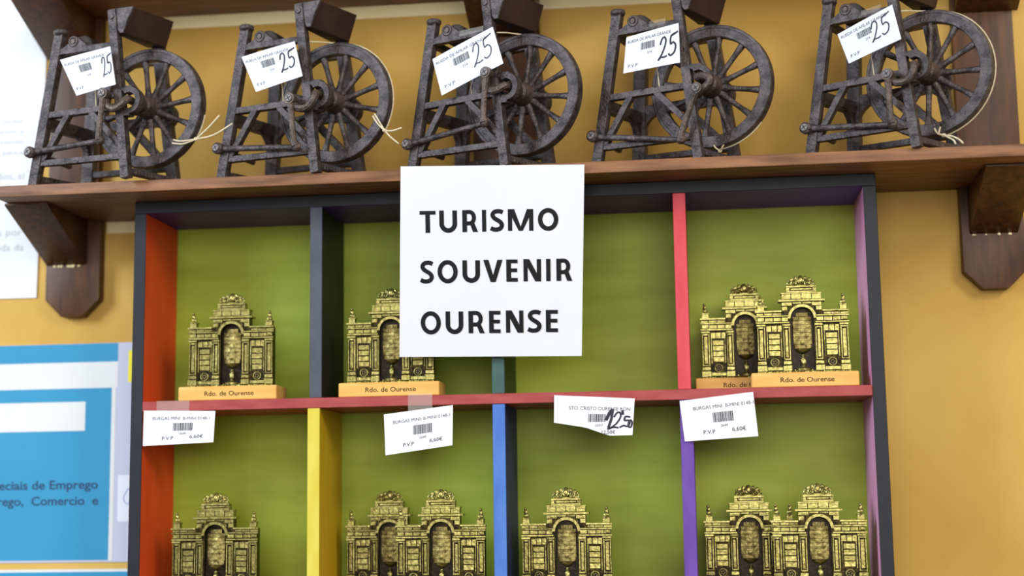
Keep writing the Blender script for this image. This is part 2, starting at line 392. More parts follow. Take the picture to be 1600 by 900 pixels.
def glyph(ch, x0, x1, y0, y1):
    """bold humanist capital in the box x0..x1, y0 (top)..y1 (bottom), y down; list of (verts, faces)"""
    w = x1 - x0; h = y1 - y0; s = 3.5; z = 2.85; out = []
    def bar(ax, ay, bx, by): out.append(([(ax, ay), (bx, ay), (bx, by), (ax, by)], [(0, 1, 2, 3)]))
    def pl(p, ww, closed=False): out.append(stroke(p, ww, closed))
    if ch == 'T': bar(x0, y0, x1, y0 + z); bar(x0 + w / 2 - s / 2, y0 + z, x0 + w / 2 + s / 2, y1)
    elif ch == 'I': bar(x0, y0, x1, y1)
    elif ch == 'E':
        bar(x0, y0, x0 + s, y1)
        for yy in (y0, y0 + h * .5 - z * .6, y1 - z): bar(x0 + s, yy, x1 - (.6 if yy != y0 + h * .5 - z * .6 else 1.0), yy + z)
    elif ch == 'U':
        r = w / 2 - s / 2; cx = x0 + w / 2; cy = y1 - r * 1.02 - z / 2
        pl([(x0 + s / 2, y0), (x0 + s / 2, cy)] + arc(cx, cy, r, r * 1.02, 180, 0, 16)[1:-1] + [(x1 - s / 2, cy), (x1 - s / 2, y0)], s)
    elif ch == 'O': pl(arc(x0 + w / 2, y0 + h / 2, w / 2 - s / 2, h / 2 + .15 - z / 2, 0, 360, 32)[:-1], s * .96, True)
    elif ch == 'V': m = x0 + w / 2; out.append(([(x0, y0), (x0 + s * 1.12, y0), (m + 1.5, y1), (m - 1.9, y1)], [(0, 1, 2, 3)])); out.append(([(x1 - s * 1.12, y0), (x1, y0), (m + 1.9, y1), (m - 1.5, y1)], [(0, 1, 2, 3)]))
    elif ch == 'N':
        bar(x0, y0, x0 + s * .9, y1); bar(x1 - s * .9, y0, x1, y1)
        out.append(([(x0, y0), (x0 + s * 1.25, y0), (x1, y1), (x1 - s * 1.25, y1)], [(0, 1, 2, 3)]))
    elif ch == 'M':
        bar(x0, y0, x0 + s * .9, y1); bar(x1 - s * .9, y0, x1, y1); m = x0 + w / 2
        out.append(([(x0, y0), (x0 + s * 1.35, y0), (m + 1.1, y1), (m - 1.5, y1)], [(0, 1, 2, 3)]))
        out.append(([(x1 - s * 1.35, y0), (x1, y0), (m + 1.5, y1), (m - 1.1, y1)], [(0, 1, 2, 3)]))
    elif ch == 'R':
        bar(x0, y0, x0 + s, y1); rb = h * .26; xr = x1 - w * .10 - s / 2
        pl([(x0 + s * .8, y0 + z / 2), (xr - rb * .8, y0 + z / 2)] + arc(xr - rb * .8, y0 + z / 2 + rb, rb * .8, rb, -90, 90, 12)[1:] + [(x0 + s * .8, y0 + z / 2 + 2 * rb)], z * 1.08)
        yl = y0 + z / 2 + 2 * rb - .6; xl = x0 + w * .46
        out.append(([(xl, yl), (xl + s * 1.0, yl), (x1, y1), (x1 - s * 1.08, y1)], [(0, 1, 2, 3)]))
    elif ch == 'S':
        n = [(.90, .135), (.72, .088), (.52, .078), (.31, .11), (.19, .2), (.185, .29), (.28, .385), (.47, .47), (.67, .55), (.80, .65), (.815, .76), (.70, .87), (.48, .915), (.26, .91), (.03, .85)]
        pl(smooth_path([(x0 + a * w, y0 + c * h) for a, c in n], 4), s * .92)
    return out
ROWS = [[('T', 13.6, 25.7, 33.2, 49.6), ('U', 28.4, 41.8, 33.0, 49.3), ('R', 45.7, 57.4, 32.8, 49.1), ('I', 60.5, 63.6, 32.7, 48.9), ('S', 66.6, 77.1, 32.5, 48.7), ('M', 79.8, 98.7, 32.3, 48.4), ('O', 102.0, 117.3, 32.0, 48.1)],
        [('S', 13.2, 23.8, 70.6, 87.3), ('O', 26.3, 41.7, 70.3, 87.0), ('U', 45.2, 58.4, 70.1, 86.7), ('V', 60.9, 75.4, 69.8, 86.4), ('E', 78.1, 87.2, 69.6, 86.2), ('N', 90.9, 104.0, 69.4, 85.9), ('I', 107.8, 111.0, 69.2, 85.7), ('R', 115.4, 127.1, 69.1, 85.5)],
        [('O', 12.8, 28.3, 108.7, 125.5), ('U', 31.8, 45.2, 108.4, 125.2), ('R', 49.1, 61.3, 108.1, 124.8), ('E', 64.6, 73.8, 107.9, 124.6), ('N', 77.3, 90.4, 107.6, 124.3), ('S', 93.5, 104.2, 107.4, 124.0), ('E', 107.2, 116.7, 107.2, 123.7)]]
uu = (SIG.c[1] - SIG.c[0]).normalized(); vv = uu.cross(SIG.n); vv = vv if vv.z < 0 else -vv
for row in ROWS:
    b = MB(); lay = 0
    for g in row:
        for vs, fs in glyph(*g):
            lay = (lay + 1) % 5
            b.add([SIG.c[0] + uu * x + vv * y + SIG.n * (.12 + .01 * lay) for x, y in vs], fs)
    G(b, 'lettering', 'ink_black')

# ------------------------------------------------------------------ price labels on the red shelf
def price_label(name, corners, title, tu, num, price, label, bottom=None, hand=False, tape=None):
    cx = sum(c[0] for c in corners) / 4; org = (cx, -2.2, max(c[2] for c in corners))
    t = thing(name, label, 'price label', (org[0] * .001, org[1] * .001, org[2] * .001), 0, 'price labels along the red shelf edge')
    cd_ = Card(corners, bend=.35)
    b = MB(); cd_.sheet(b, 14, 4, .25, bottom); G(b, 'card', 'paper', t, org)
    b = MB()
    if not hand:
        cd_.text(b, title, tu[0], tu[1], .27, 2.6); cd_.text(b, 'P.V.P', .27, .43, .86, 2.9, .01); cd_.text(b, price, .66, .85, .84, 2.9, .01)
        cd_.barcode(b, .42, .70, .37, .60); cd_.text(b, num, .51, .61, .72, 2.0)
    else:
        cd_.text(b, title, .19, .95, .34, 2.9); cd_.barcode(b, .43, .66, .44, .64); cd_.text(b, num, .52, .62, .76, 2.0)
        cd_.text(b, price, .61, .78, .95, 2.9, .01)
    G(b, 'print', 'ink_grey', t, org)
    if hand:
        h = MB()
        cd_.line(h, [(.655, .60), (.70, .40), (.735, .31)], 2.6, .16)
        cd_.line(h, [(.735, .30), (.725, .55), (.69, .80)], 2.1, .17)
        cd_.line(h, smooth_path([(.755, .52), (.79, .40), (.83, .40), (.835, .52), (.79, .68), (.72, .80), (.69, .82), (.76, .78), (.82, .80)]), 1.4, .18)
        cd_.line(h, [(.855, .33), (.865, .45)], 1.9, .19)
        cd_.line(h, smooth_path([(.96, .51), (.90, .50), (.89, .60), (.94, .60), (.955, .68), (.93, .76), (.88, .74), (.83, .79)]), 1.5, .2)
        cd_.line(h, smooth_path([(.965, .58), (.985, .66), (.975, .77), (.945, .77), (.94, .66), (.965, .58)]), 1.4, .21)
        G(h, 'handwriting', 'marker', t, org)
    if tape:
        b = MB(); x0, x1, z0, z1 = tape; b.box(x0, x1, -1.05, -.9, z0, z1); o = G(b, 'tape', 'clear_tape', t, org); o['label'] = 'clear tape holding the label'
    return t
price_label('price_label', [(-273.6, -2.4, -164.1), (-216.9, -2.4, -165.5), (-217.9, -3, -189.3), (-273.6, -3, -191.2)], 'BURGAS MINI  B-MINI 0148-1', (.13, .93), '2649', '6,60€',
            'white barcode price label at the left end of the red shelf, over the orange side', tape=(-264, -238, -166, -156.9))
price_label('price_label', [(-85.8, -2.4, -171.0), (-33.1, -2.4, -165.1), (-33.6, -3, -195.1), (-84.5, -3, -201.7)], 'BURGAS MINI  B-MINI 0148-1', (.13, .96), '2649', '6,60€',
            'tilted white barcode price label hanging from clear tape between the yellow and blue dividers', tape=(-67.5, -49, -169.5, -155.8))
def torn(u): return .66 if u < .02 else (.66 + .22 * max(0, min(1, (u - .02) / .7)) + .12 * max(0, min(1, (u - .4) / .3)))
price_label('price_label', [(43.3, -2.4, -159.5), (103.0, -2.4, -163.2), (100.7, -3, -190.2), (42.5, -3, -190.5)], 'STO. CRISTO OURENSE RON', (.2, .9), '2057', '12,50€',
            'white price label with slanted cut bottom and 12.50 handwritten in dark marker', bottom=torn, hand=True)
price_label('price_label', [(135.8, -2.4, -165.9), (189.6, -2.4, -160.3), (192.2, -3, -192.8), (138.8, -3, -195.6)], 'BURGAS MINI  B-MINI 0148-1', (.17, .99), '2649', '6,60€',
            'white barcode price label hanging over the purple divider')

# ------------------------------------------------------------------ brass portal miniatures
def portal():
    t = thing('portal_miniature', '', 'souvenir', (0, 0, 0))
    b = MB(); b.box(-39, 39, -9, 21, -11, 0); pl_ = b.build('plinth', 'beech', t, bevel=1.4, seg=3)
    b = MB(); vs, fs = text_mesh('Rdo. de Ourense', .012)
    b.add([(-18 + 39 * x, -9.08, -7.4 + 3.7 * y) for x, y in vs], fs); b.build('inscription', 'burnt', pl_)
    rd = random.Random(5)
    # slab of the façade: patinated ground behind the polished relief
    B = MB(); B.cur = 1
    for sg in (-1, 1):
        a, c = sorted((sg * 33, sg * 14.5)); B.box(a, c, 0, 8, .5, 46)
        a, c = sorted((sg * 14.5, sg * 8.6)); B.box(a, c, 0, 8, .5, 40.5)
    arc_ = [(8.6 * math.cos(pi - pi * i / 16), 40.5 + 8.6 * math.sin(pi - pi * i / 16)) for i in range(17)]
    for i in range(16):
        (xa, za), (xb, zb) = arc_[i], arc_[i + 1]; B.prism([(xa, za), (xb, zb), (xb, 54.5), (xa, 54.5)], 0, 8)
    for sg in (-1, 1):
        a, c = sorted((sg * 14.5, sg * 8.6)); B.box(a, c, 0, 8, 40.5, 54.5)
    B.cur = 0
    def blk(x0, x1, z0, z1, pr, back=.2, j=.12):
        r = lambda: rd.uniform(-j, j); x0 += .12; x1 -= .12; z0 += .1; z1 -= .1
        p = [(x0 + r(), -pr + r(), z0 + r()), (x1 + r(), -pr + r(), z0 + r()), (x1 + r(), back, z0), (x0 + r(), back, z0), (x0 + r(), -pr + r(), z1 + r()), (x1 + r(), -pr + r(), z1 + r()), (x1 + r(), back, z1), (x0 + r(), back, z1)]
        B.hexa(p)
    for sg in (-1, 1):
        for cx, hw in ((30.4, 2.9), (11.8, 2.6)):
            cx *= sg
            for xx in (-hw, hw - .95): blk(cx + xx, cx + xx + .95, 9.6, 34.6, 1.5)
            blk(cx - hw + .9, cx + hw - .9, 9.6, 10.8, 1.4); blk(cx - hw + .9, cx + hw - .9, 33.3, 34.6, 1.4)
            blk(cx - hw + 1.5, cx + hw - 1.5, 11.6, 32.4, .7)
            blk(cx - hw - .7, cx + hw + .7, 1.5, 5.6, 2.4); blk(cx - hw - .4, cx + hw + .4, 6.3, 8.8, 2.0)
            blk(cx - hw - .6, cx + hw + .4, 34.9, 36.6, 2.1)
        # coffers, rosette, courses
        a = sg * 21.0
        for k in range(4): blk(a - 4.1, a + 4.1, 12.9 + 4.25 * k, 12.9 + 4.25 * k + 3.75, .9)
        for xx in (-5.6, 4.7): blk(a + xx, a + xx + .9, 11.8, 31, .7)
        blk(a - 5.7, a - 1.9, 30.9, 35.6, .55); blk(a - 1.6, a + 2.2, 30.9, 35.6, .55); blk(a + 2.5, a + 5.8, 30.9, 35.6, .55)
        blk(a - 5.7, a + 5.7, 2, 4.6, 1.0)
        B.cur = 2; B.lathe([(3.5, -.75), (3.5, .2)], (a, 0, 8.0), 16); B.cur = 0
        B.torus((a, -.6, 8.0), 2.9, .5, 16, 6)
        for k in range(5): B.ball((a + 1.25 * math.cos(k * 1.257), -.6, 8 + 1.25 * math.sin(k * 1.257)), .62, n=6, m=4)
        # entablature
        e0, e1 = sorted((sg * 34.3, sg * 9.4)); f0, f1 = sorted((sg * 34.6, sg * 14.8)); g0, g1 = sorted((sg * 33.2, sg * 10.2))
        blk(e0, e1, 36.9, 38.2, 2.7)
        xs = [g0, g0 + (g1 - g0) * .24, g0 + (g1 - g0) * .52, g0 + (g1 - g0) * .78, g1]
        for i in range(4): blk(xs[i] + .15, xs[i + 1] - .15, 38.6, 41.4, 1.0 + (.6 if i in (0, 3) else 0))
        blk(e0, e1, 41.8, 43.0, 2.4)
        xs = [f0 + 1, f0 + (f1 - f0) * .33, f0 + (f1 - f0) * .66, f1 - .2]
        for i in range(3): blk(xs[i] + .15, xs[i + 1] - .15, 43.2, 45.0, 1.0)
        blk(f0, f1, 45.2, 46.6, 2.9)
        # corner pedestal and seated figure
        p0, p1 = sorted((sg * 32.8, sg * 27.6)); blk(p0, p1, 46.6, 50.2, 1.6, 4); blk(p0 - .4, p1 + .4, 49.8, 50.9, 2.0, 4)
    # attic over the arch
    o_ = [(10.6 * math.cos(pi * i / 20), 40.5 + 10.6 * math.sin(pi * i / 20)) for i in range(21)]; i_ = [(8.5 * math.cos(pi * i / 20), 40.5 + 8.5 * math.sin(pi * i / 20)) for i in range(21)]
    B.ringprism(o_, i_, -1.6, .2, closed=False)
    for x0, x1, z0, z1 in ((-14.6, -10.4, 46.6, 49.7), (10.4, 14.6, 46.6, 49.7), (-14.6, -7, 50, 52.8), (-6.7, 0, 51.4, 52.8), (.3, 7.2, 51.4, 52.8), (7.5, 14.6, 50, 52.8)): blk(x0, x1, z0, z1, .9)
    blk(-17.2, 17.2, 53.1, 54.7, 2.6, 8)
    for x0, x1 in ((-14.6, -7.8), (-7.5, -.3), (0, 7.4), (7.7, 14.6)): blk(x0, x1, 55, 59.2, .9, 7)
    blk(-15.2, 15.2, 58.9, 60.0, 1.5, 7)
    for x0, x1, z0, z1, p in ((-11.2, 11.2, 60.0, 61.2, 1.3), (-11.2, 11.2, 63.6, 64.9, 1.5), (-11.2, -8.4, 61.2, 63.6, 1.3), (8.4, 11.2, 61.2, 63.6, 1.3), (-7.9, 7.9, 61.7, 63.1, .9)): blk(x0, x1, z0, z1, p, 6)
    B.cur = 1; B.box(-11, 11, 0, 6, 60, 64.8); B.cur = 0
    # rough strip of ground
    for k in range(30): B.ball((-33 + 66 * k / 29, -1.2 + rd.uniform(-1, 1), .7), rd.uniform(1.2, 2.1), 1.7, rd.uniform(.8, 1.5), 7, 5, .2)
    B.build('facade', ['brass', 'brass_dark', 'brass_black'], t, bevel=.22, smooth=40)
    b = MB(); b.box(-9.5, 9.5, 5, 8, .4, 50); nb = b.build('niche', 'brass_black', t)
    b = MB(); rows_ = 9
    for k in range(rows_):
        z0 = 18.2 + 3.0 * k; zc = z0 + 1.4
        hw = 6.9 if 22 < zc < 38 else (6.9 - .10 * (22 - zc) ** 2 if zc <= 22 else math.sqrt(max(4, 7.2 ** 2 - max(0, zc - 38.0) ** 2)))
        cut = [-hw, rd.uniform(-2.5, -.5) if k % 2 else rd.uniform(.5, 2.5), hw]
        for q in range(2):
            x0, x1 = cut[q] + .03, cut[q + 1] - .03; f = rd.uniform(1.9, 2.5)
            b.hexa([(x0, f + .9 * (q == 0), z0 + .02), (x1, f + .9 * (q == 1), z0 + .02), (x1, 5, z0 + .02), (x0, 5, z0 + .02), (x0, f + .9 * (q == 0), z0 + 2.98), (x1, f + .9 * (q == 1), z0 + 2.98), (x1, 5, z0 + 2.98), (x0, 5, z0 + 2.98)])
    b.build('niche_stonework', 'brass_niche', nb, bevel=.15)
    b = MB(); b.lathe([(1.2, 0), (2.6, .5), (4.9, 2), (5.3, 2.9), (4.6, 3.2)], (0, 4.2, 14.6), 14, 'z')
    b.lathe([(6.2, 0), (6.4, 1.6), (4, 2), (2.2, 2.6), (1.2, 4), (1.0, 8), (1.6, 10), (1.0, 12)], (0, 3.4, 1.6), 12, 'z')
    b.ball((0, 2.4, 8.2), 1.5, 1.1, 2.8, 8, 6, .1); b.ball((0, 2.2, 12.2), 1.05); b.ball((-1.2, 2.0, 9), .6, .6, 2); b.ball((1.3, 2, 8.4), .6, .6, 2.2)
    b.box(-6.8, 6.8, 1.5, 6, 1, 2.6); b.build('fountain', 'brass', t)
    b = MB(); b.ball((0, 2, 69), 3.0, 2.2, 4.2, 12, 8, .05); b.torus((0, .2, 69.2), 2.4, .6, 16, 6)
    for sg in (-1, 1):
        b.torus((sg * 4.9, .8, 67.3), 1.8, .8, 14, 6); b.ball((sg * 4.9, 1.2, 67.3), 1.0); b.ball((sg * 3.6, 1.6, 70.6), 1.5, 1.2, 2.0, 8, 6, .1)
        b.torus((sg * 8.3, 1.0, 66.8), 1.4, .7, 12, 6); b.ball((sg * 6.6, 1.6, 69.6), 1.5, 1.1, 1.8, 8, 6, .1); b.ball((sg * 9.0, 1.6, 68.8), 1.0)
    b.box(-9.6, 9.6, .4, 4.5, 64.7, 65.7); b.build('crest', 'brass', t)
    for sg in (-1, 1):
        b = MB(); b.ball((sg * 30.2, 1.2, 52.4), 2.1, 1.6, 2.0, 8, 6, .12); b.ball((sg * 30.5, 1.0, 54.8), 1.5, 1.2, 2.2, 8, 6, .1); b.ball((sg * 30.5 - .3, .6, 57.4), 1.15)
        b.ball((sg * 29.0, .4, 52.0), .9, .8, 1.6, 7, 5, .1); b.build('figure', 'brass', t)
    return t
def shift(o, x, yfront, z): o.location = (x * .001, yfront * .001, z * .001)
PORT = [(-209.5, 12, 0, 'brass portal miniature on a wooden base alone in the compartment beside the orange side'),
        (-83.2, 12, 0, 'brass portal miniature on a wooden base partly hidden behind the white paper sign'),
        (187.0, 47, 0, 'brass portal miniature standing behind another one, right of the bright red divider'),
        (228.0, 12, 0, 'brass portal miniature with its base in front, close to the pink side, upper row'),
        (-222.0, 17, 1, 'brass portal miniature against the orange side below the leftmost price label'),
        (-92.0, 47, 1, 'brass portal miniature next to the yellow divider, overlapped by its neighbour'),
        (-45.4, 12, 1, 'brass portal miniature in front of its neighbour, left of the blue divider'),
        (48.5, 20, 1, 'brass portal miniature alone in the compartment right of the blue divider'),
        (185.0, 47, 1, 'brass portal miniature beside the purple divider, overlapped by its neighbour'),
        (234.0, 12, 1, 'brass portal miniature close to the pink side in the lower row')]
p0 = portal()
for i, (x, yf, rowi, lab) in enumerate(PORT):
    p = p0 if i == 0 else copy_tree(p0)
    shift(p, x, yf, (-157.05 if rowi == 0 else -311.45) + 11); p['label'] = lab; p['group'] = 'brass portal miniatures in the compartments'

# ------------------------------------------------------------------ cast-iron knife grinder carts
WX, WY, WZ, WR = 84.3, 26.2, 59.6, 47.2
RY = 50.0
def make_cart():
    t = thing('grinder_cart_miniature', '', 'souvenir', (0, 0, 0))
    def side(y, lx0, lx1, rx0, rx1, rear):
        b = MB(); d = 7.0
        pw = 10 if rear else 7.6
        b.bar((lx0, y, 0), (lx1, y, 121), pw, d); b.lathe([(3.6, 0), (5.6, 1.8), (5.8, 4.2), (5.0, 5.2)], (lx1 - .3, y, 117), 12, 'z')
        b.bar((rx0, y, 0), (rx1, y, 133), 9 if rear else 7, d)
        f = lambda z: lx0 + (lx1 - lx0) * z / 121; g = lambda z: rx0 + (rx1 - rx0) * z / 133
        b.bar((f(104), y, 104), (g(105), y, 105), 4.6, 6)
        b.bar((f(54.5), y, 54.5), (g(56), y, 56), 8 if rear else 4.8, 6)
        b.bar((f(17), y, 17), (g(17), y, 17), 4.6, 5.5)
        if not rear:
            b.bar((29.5, y, 54), (7, y, 18), 4.6, 5.5); b.bar((49, y, 55), (78, y, 24), 4.6, 5.5)
        else:
            for sg in (1,):       # curved gusset of the rear frame
                a = [(f(36) + sg * 3, 30)] + [(f(40) + sg * (3.2 + 18 * (1 - math.cos(q * pi / 2 / 8))), 34 + 18 * math.sin(q * pi / 2 / 8)) for q in range(9)] + [(f(55) + sg * 20, 58), (f(55) + sg * 1, 58)]
                if sg > 0: b.prism(a, y - 2.5, y + 2.5)
            b.bar((52, y, 55), (85, y, 20), 6, 5.5)
        # lug carrying the stone's axle
        b.prism([(f(104) + 3, 105), (28.5, 110), (29.5, 114), (37, 114.5), (42, 110), (46, 107)], y - 2.6, y + 2.6)
        b.torus((33.3, y - 2.4 if not rear else y + 2.4, 111.2), 3.4, 1.3, 18, 8)
        # open bearing bracket bulging off the right post
        cx, cz = WX - .6, WZ; ang = [math.radians(a) for a in range(-118, 128, 12)]
        b.ringprism([(cx + 10.3 * math.cos(a), cz + 10.6 * math.sin(a)) for a in ang], [(cx + 6 * math.cos(a), cz + 6.2 * math.sin(a)) for a in ang], y - 4, y + 4, closed=False)
        b.box(g(68) + 1, cx + 3, y - 3.8, y + 3.8, WZ + 7.6, WZ + 11.4); b.box(g(48) - 1, cx + 1, y - 3.8, y + 3.8, WZ - 12, WZ - 8)
        # bolt at the post head
        b.lathe([(2.1, -4.6), (2.4, -3.4), (2.4, 3.6)], (g(127), y, 127), 12)
        return b.build('side_frame', 'iron', t, bevel=.7, seg=2)
    side(0, 0, 20.5, 81.5, 66.8, False); o = side(RY, 14.5, 19.5, 93.5, 74.5, True); o['label'] = 'rear side frame with curved gussets'
    for z, h, x0, x1 in ((104, 5, 17.6, 18.4), (49, 9.5, 8.3, 16.4), (6, 5, 1, 14.7), (6, 5, 80.8, 92.6)):
        b = MB(); b.bar((x0, 3.6, z), (x1, RY - 3.6, z), h if False else 6, h)
        if z == 49:      # web of the rear post running forward under the rail
            a = [(RY - 2, 26)] + [(RY - 5 - 20 * (1 - math.cos(q * pi / 16)), 28 + 18 * math.sin(q * pi / 16)) for q in range(9)] + [(RY - 2, 47)]
            vs = [(13, y, zz) for y, zz in a] + [(18, y, zz) for y, zz in a]; n = len(a)
            b.add(vs, [list(range(n)), list(range(2 * n - 1, n - 1, -1))] + [(i, i + n, (i + 1) % n + n, (i + 1) % n) for i in range(n)])
        b.build('cross_rail', 'iron', t, bevel=.6)
    b = MB(); b.lathe([(2.6, -8), (2.6, RY + 6)], (WX, 0, WZ), 14); b.build('axle', 'iron_brown', t, bevel=.4)
    # big wheel
    wh = MB(); n = 56
    prof = [(38.6, -3.6), (44.6, -4.0), (44.8, -4.6), (46.6, -4.6), (WR, -3.9), (WR, 3.9), (46.6, 4.6), (44.8, 4.6), (44.6, 4.0), (38.6, 3.6), (38.0, 2.8), (38.0, -2.8)]
    k = len(prof); vs = [(r * math.cos(2 * pi * q / n), y, r * math.sin(2 * pi * q / n)) for r, y in prof for q in range(n)]
    wh.add(vs, [(i * n + q, i * n + (q + 1) % n, ((i + 1) % k) * n + (q + 1) % n, ((i + 1) % k) * n + q) for i in range(k) for q in range(n)])
    w = wh.build('wheel', 'iron', t, loc=(WX * .001, WY * .001, WZ * .001), smooth=30)
    hb = MB(); hb.lathe([(4.6, -17), (5.6, -16), (5.8, -13.4), (5.2, -12.8), (7.2, -11.6), (8.6, -8), (9.2, -3), (9.2, 3), (8.4, 8), (7, 11.6), (5, 13), (4.4, 15)], (0, 0, 0), 28); hb.build('hub', 'iron_brown', w)
    sp = MB(); sp.tube([(7.5, 0, 0), (11, 0, 0), (14, 0, 0), (22, 0, 0), (30, 0, 0), (35.4, 0, 0), (38.4, 0, 0)], [2.9, 3.0, 2.3, 2.0, 2.1, 2.6, 2.9], 10)
    s0 = sp.build('spoke', 'iron', w, smooth=60)
    for q in range(1, 12):
        c = s0.copy(); link(c, w); c.rotation_euler = (0, -q * pi / 6, 0)
    # small grindstone on its own axle between the lugs
    g_ = MB(); g_.lathe([(7.6, 9), (8.6, 10), (8.6, 24), (7.6, 25)], (33.3, 0, 111), 24); gs = g_.build('grindstone', 'stone_grit', t)
    g_ = MB(); g_.lathe([(1.9, -3.6), (1.9, RY + 3.6)], (33.3, 0, 111.2), 10); g_.build('spindle', 'iron_brown', gs)
    # water trough slung between the right-hand posts
    h_ = MB(); fo = [(70.5, -.5, 113.2), (77.2, -.5, 114.0), (85.2, -.5, 133.4), (63, -.5, 133.4)]; ba = [(67.5, 48.5, 117), (84.5, 48.5, 115), (91.2, 48.5, 136.2), (62, 48.5, 136.2)]
    inn = lambda p, dz, y: [(p[0][0] + 2, y, p[0][2] + 2.2), (p[1][0] - 1.4, y, p[1][2] + 2.2), (p[2][0] - 1.8, y, p[2][2]), (p[3][0] + 1.8, y, p[3][2])]
    fi = inn(fo, 0, 1.6); bi = inn(ba, 0, 46.4)
    V = fo + ba + fi + bi
    h_.add(V, [(0, 1, 2, 3), (7, 6, 5, 4), (0, 4, 5, 1), (1, 5, 6, 2), (3, 7, 4, 0), (8, 11, 10, 9), (12, 13, 14, 15), (8, 9, 13, 12), (9, 10, 14, 13), (11, 8, 12, 15), (2, 6, 14, 10), (3, 2, 10, 11), (6, 7, 15, 14), (7, 3, 11, 15)])
    tr_ = h_.build('trough', 'iron_tray', t, bevel=.5)
    e_ = MB(); e_.prism([(69.5, 133.8), (85.4, 133.8), (84.2, 130), (80.6, 124), (79.6, 119), (77.6, 113.6), (74.4, 113.2), (72.2, 116)], -2.4, -.7); e_.build('end_plate', 'iron', tr_, bevel=.5)
    return t
def moving(t, pin, end):
    px, pz = pin; ex, ez = end; yp = -12.5
    # treadle: pivoted at the left foot, front rod and slanting rear arm joined by a board
    b = MB()
    A = Vector((0, -5, 25.3)); E_ = Vector((ex, -6.5, ez)); Rr = Vector((13.5, RY - 8, 26))
    b.tube([A + Vector((-.5, 0, 0)), E_], [2.5, 2.2], 10); b.ball(E_, 3.6, 3.2, 3.4, 10, 7, .06)
    b.lathe([(3.2, -9.5), (4.4, -8.8), (4.6, -5.6), (3.4, -4), (2.4, -4), (2.4, RY - 4)], (0, 0, 25.3), 14)
    tr = b.build('treadle', 'iron', t, bevel=.3)
    def screw(x, y, z, par):
        s = MB(); s.lathe([(2.5, -1.0), (3.0, -.4), (3.0, .6)], (x, y, z), 14); s.cur = 1
        for an in (.5, .5 + pi / 2):
            ca, sa = math.cos(an) * 2.0, math.sin(an) * 2.0; s.bar((x - ca, y - 1.02, z - sa), (x + ca, y - 1.02, z + sa), .75, .12)
        o = s.build('screw', ['screw_steel', 'near_black'], par)
        return o, None
    so, cross = screw(0, -9.8, 25.3, tr); 
    # crank: bent arm from the axle to the pin
    a = math.atan2(pz - WZ, px - WX); r = math.hypot(px - WX, pz - WZ); dx, dz_ = math.cos(a), math.sin(a); nx, nz = -dz_, dx
    q = lambda u, v, y: (WX + dx * r * u + nx * v, y, WZ + dz_ * r * u + nz * v)
    c = MB(); c.tube(smooth_path([q(0, 0, 2), q(0, 0, -6), q(.1, 5, -8.4), q(.45, 9.5, -9), q(.85, 7.5, -9), q(1.02, 2.5, -9), q(1, 0, -9)], 4), 3.0, 10)
    c.lathe([(3.4, -10), (3.4, -6.5), (2.2, -6)], (px, 0, pz), 14); ck = c.build('crank', 'iron_brown', t)
    # pitman rod from the pin down to the treadle
    p = MB(); p.tube([(px, yp, pz), (px + (ex - px) * .15, yp + .3, pz + (ez - pz) * .15), (px + (ex - px) * .5, -11.2, (pz + ez) / 2), (ex + (px - ex) * .15, -10, ez + (pz - ez) * .15), (ex + 1.2, -9.6, ez)], [3.0, 2.6, 2.2, 2.5, 3.2], 10)
    p.lathe([(4.2, -14.8), (4.4, -13.8), (4.4, -10.4), (3.6, -10)], (px, 0, pz), 16); p.ball((ex + 1.2, -8.6, ez), 3.9, 3.2, 3.9, 10, 7, .06)
    pt = p.build('connecting_rod', 'iron_brown', t); screw(px, -14.9, pz, pt)

def tag_card(root, corners, hu, label, style, tape=None, bend=.6):
    t = thing('price_tag', label, 'price tag', root.location, root.rotation_euler.z, 'price tags on the grinder carts')
    t.location = root.location
    cd_ = Card([(x, -10.5 + (0 if i < 2 else .6), z) for i, (x, z) in enumerate(corners)], bend=bend)
    b = MB(); cd_.sheet(b, 12, 4, .25); b.build('card', 'paper_cool', t)
    b = MB(); cd_.text(b, 'RUEDA DE AFILAR GRANDE', .04, .86, .2, 2.3); cd_.text(b, '214', .42, .50, .60, 2); cd_.text(b, 'P.V.P', .08, .25, .88, 2.7)
    cd_.barcode(b, .30, .56, .27, .46); b.build('print', 'ink_grey', t)
    h = MB(); u0, v0, us, vs_ = hu
    two = [(0, .34), (.08, .12), (.2, .05), (.27, .18), (.22, .42), (.08, .72), (-.08, .95), (.02, .86), (.16, .88), (.30, .84)]
    five = [(.74, -.02), (.52, .08), (.49, .38), (.62, .34), (.72, .5), (.64, .76), (.46, .86), (.38, .76)]
    five_b = [(.50, .07), (.66, .02), (.86, -.06)]
    for q in (two, five, five_b): cd_.line(h, smooth_path([(u0 + us * x, v0 + vs_ * y) for x, y in q], 5), style, .2)
    h.build('handwriting', 'marker', t)
    b = MB(); b.tube([(46, 5.2, 103), (46.5, 5.4, 88), (49, 5.4, 70), (50.5, 4.4, 58)], .42, 6); b.build('string', 'string', t)
    if tape:
        tx0, tz0, tx1, tz1 = tape; b = MB()
        b.add([(tx0, -3.7, tz0), (tx1, -3.7, tz1), (tx1 - .6, -3.7, tz1 - 4), (tx0 - .5, -3.7, tz0 - 4), (tx1 - 1.5, -10.3, tz1 - 7), (tx0 - 1.5, -10.3, tz0 - 8)], [(0, 1, 2, 3), (3, 2, 4, 5)])
        o = b.build('tape', 'clear_tape', t); o['label'] = 'clear tape holding the tag to the top beam'
    return t
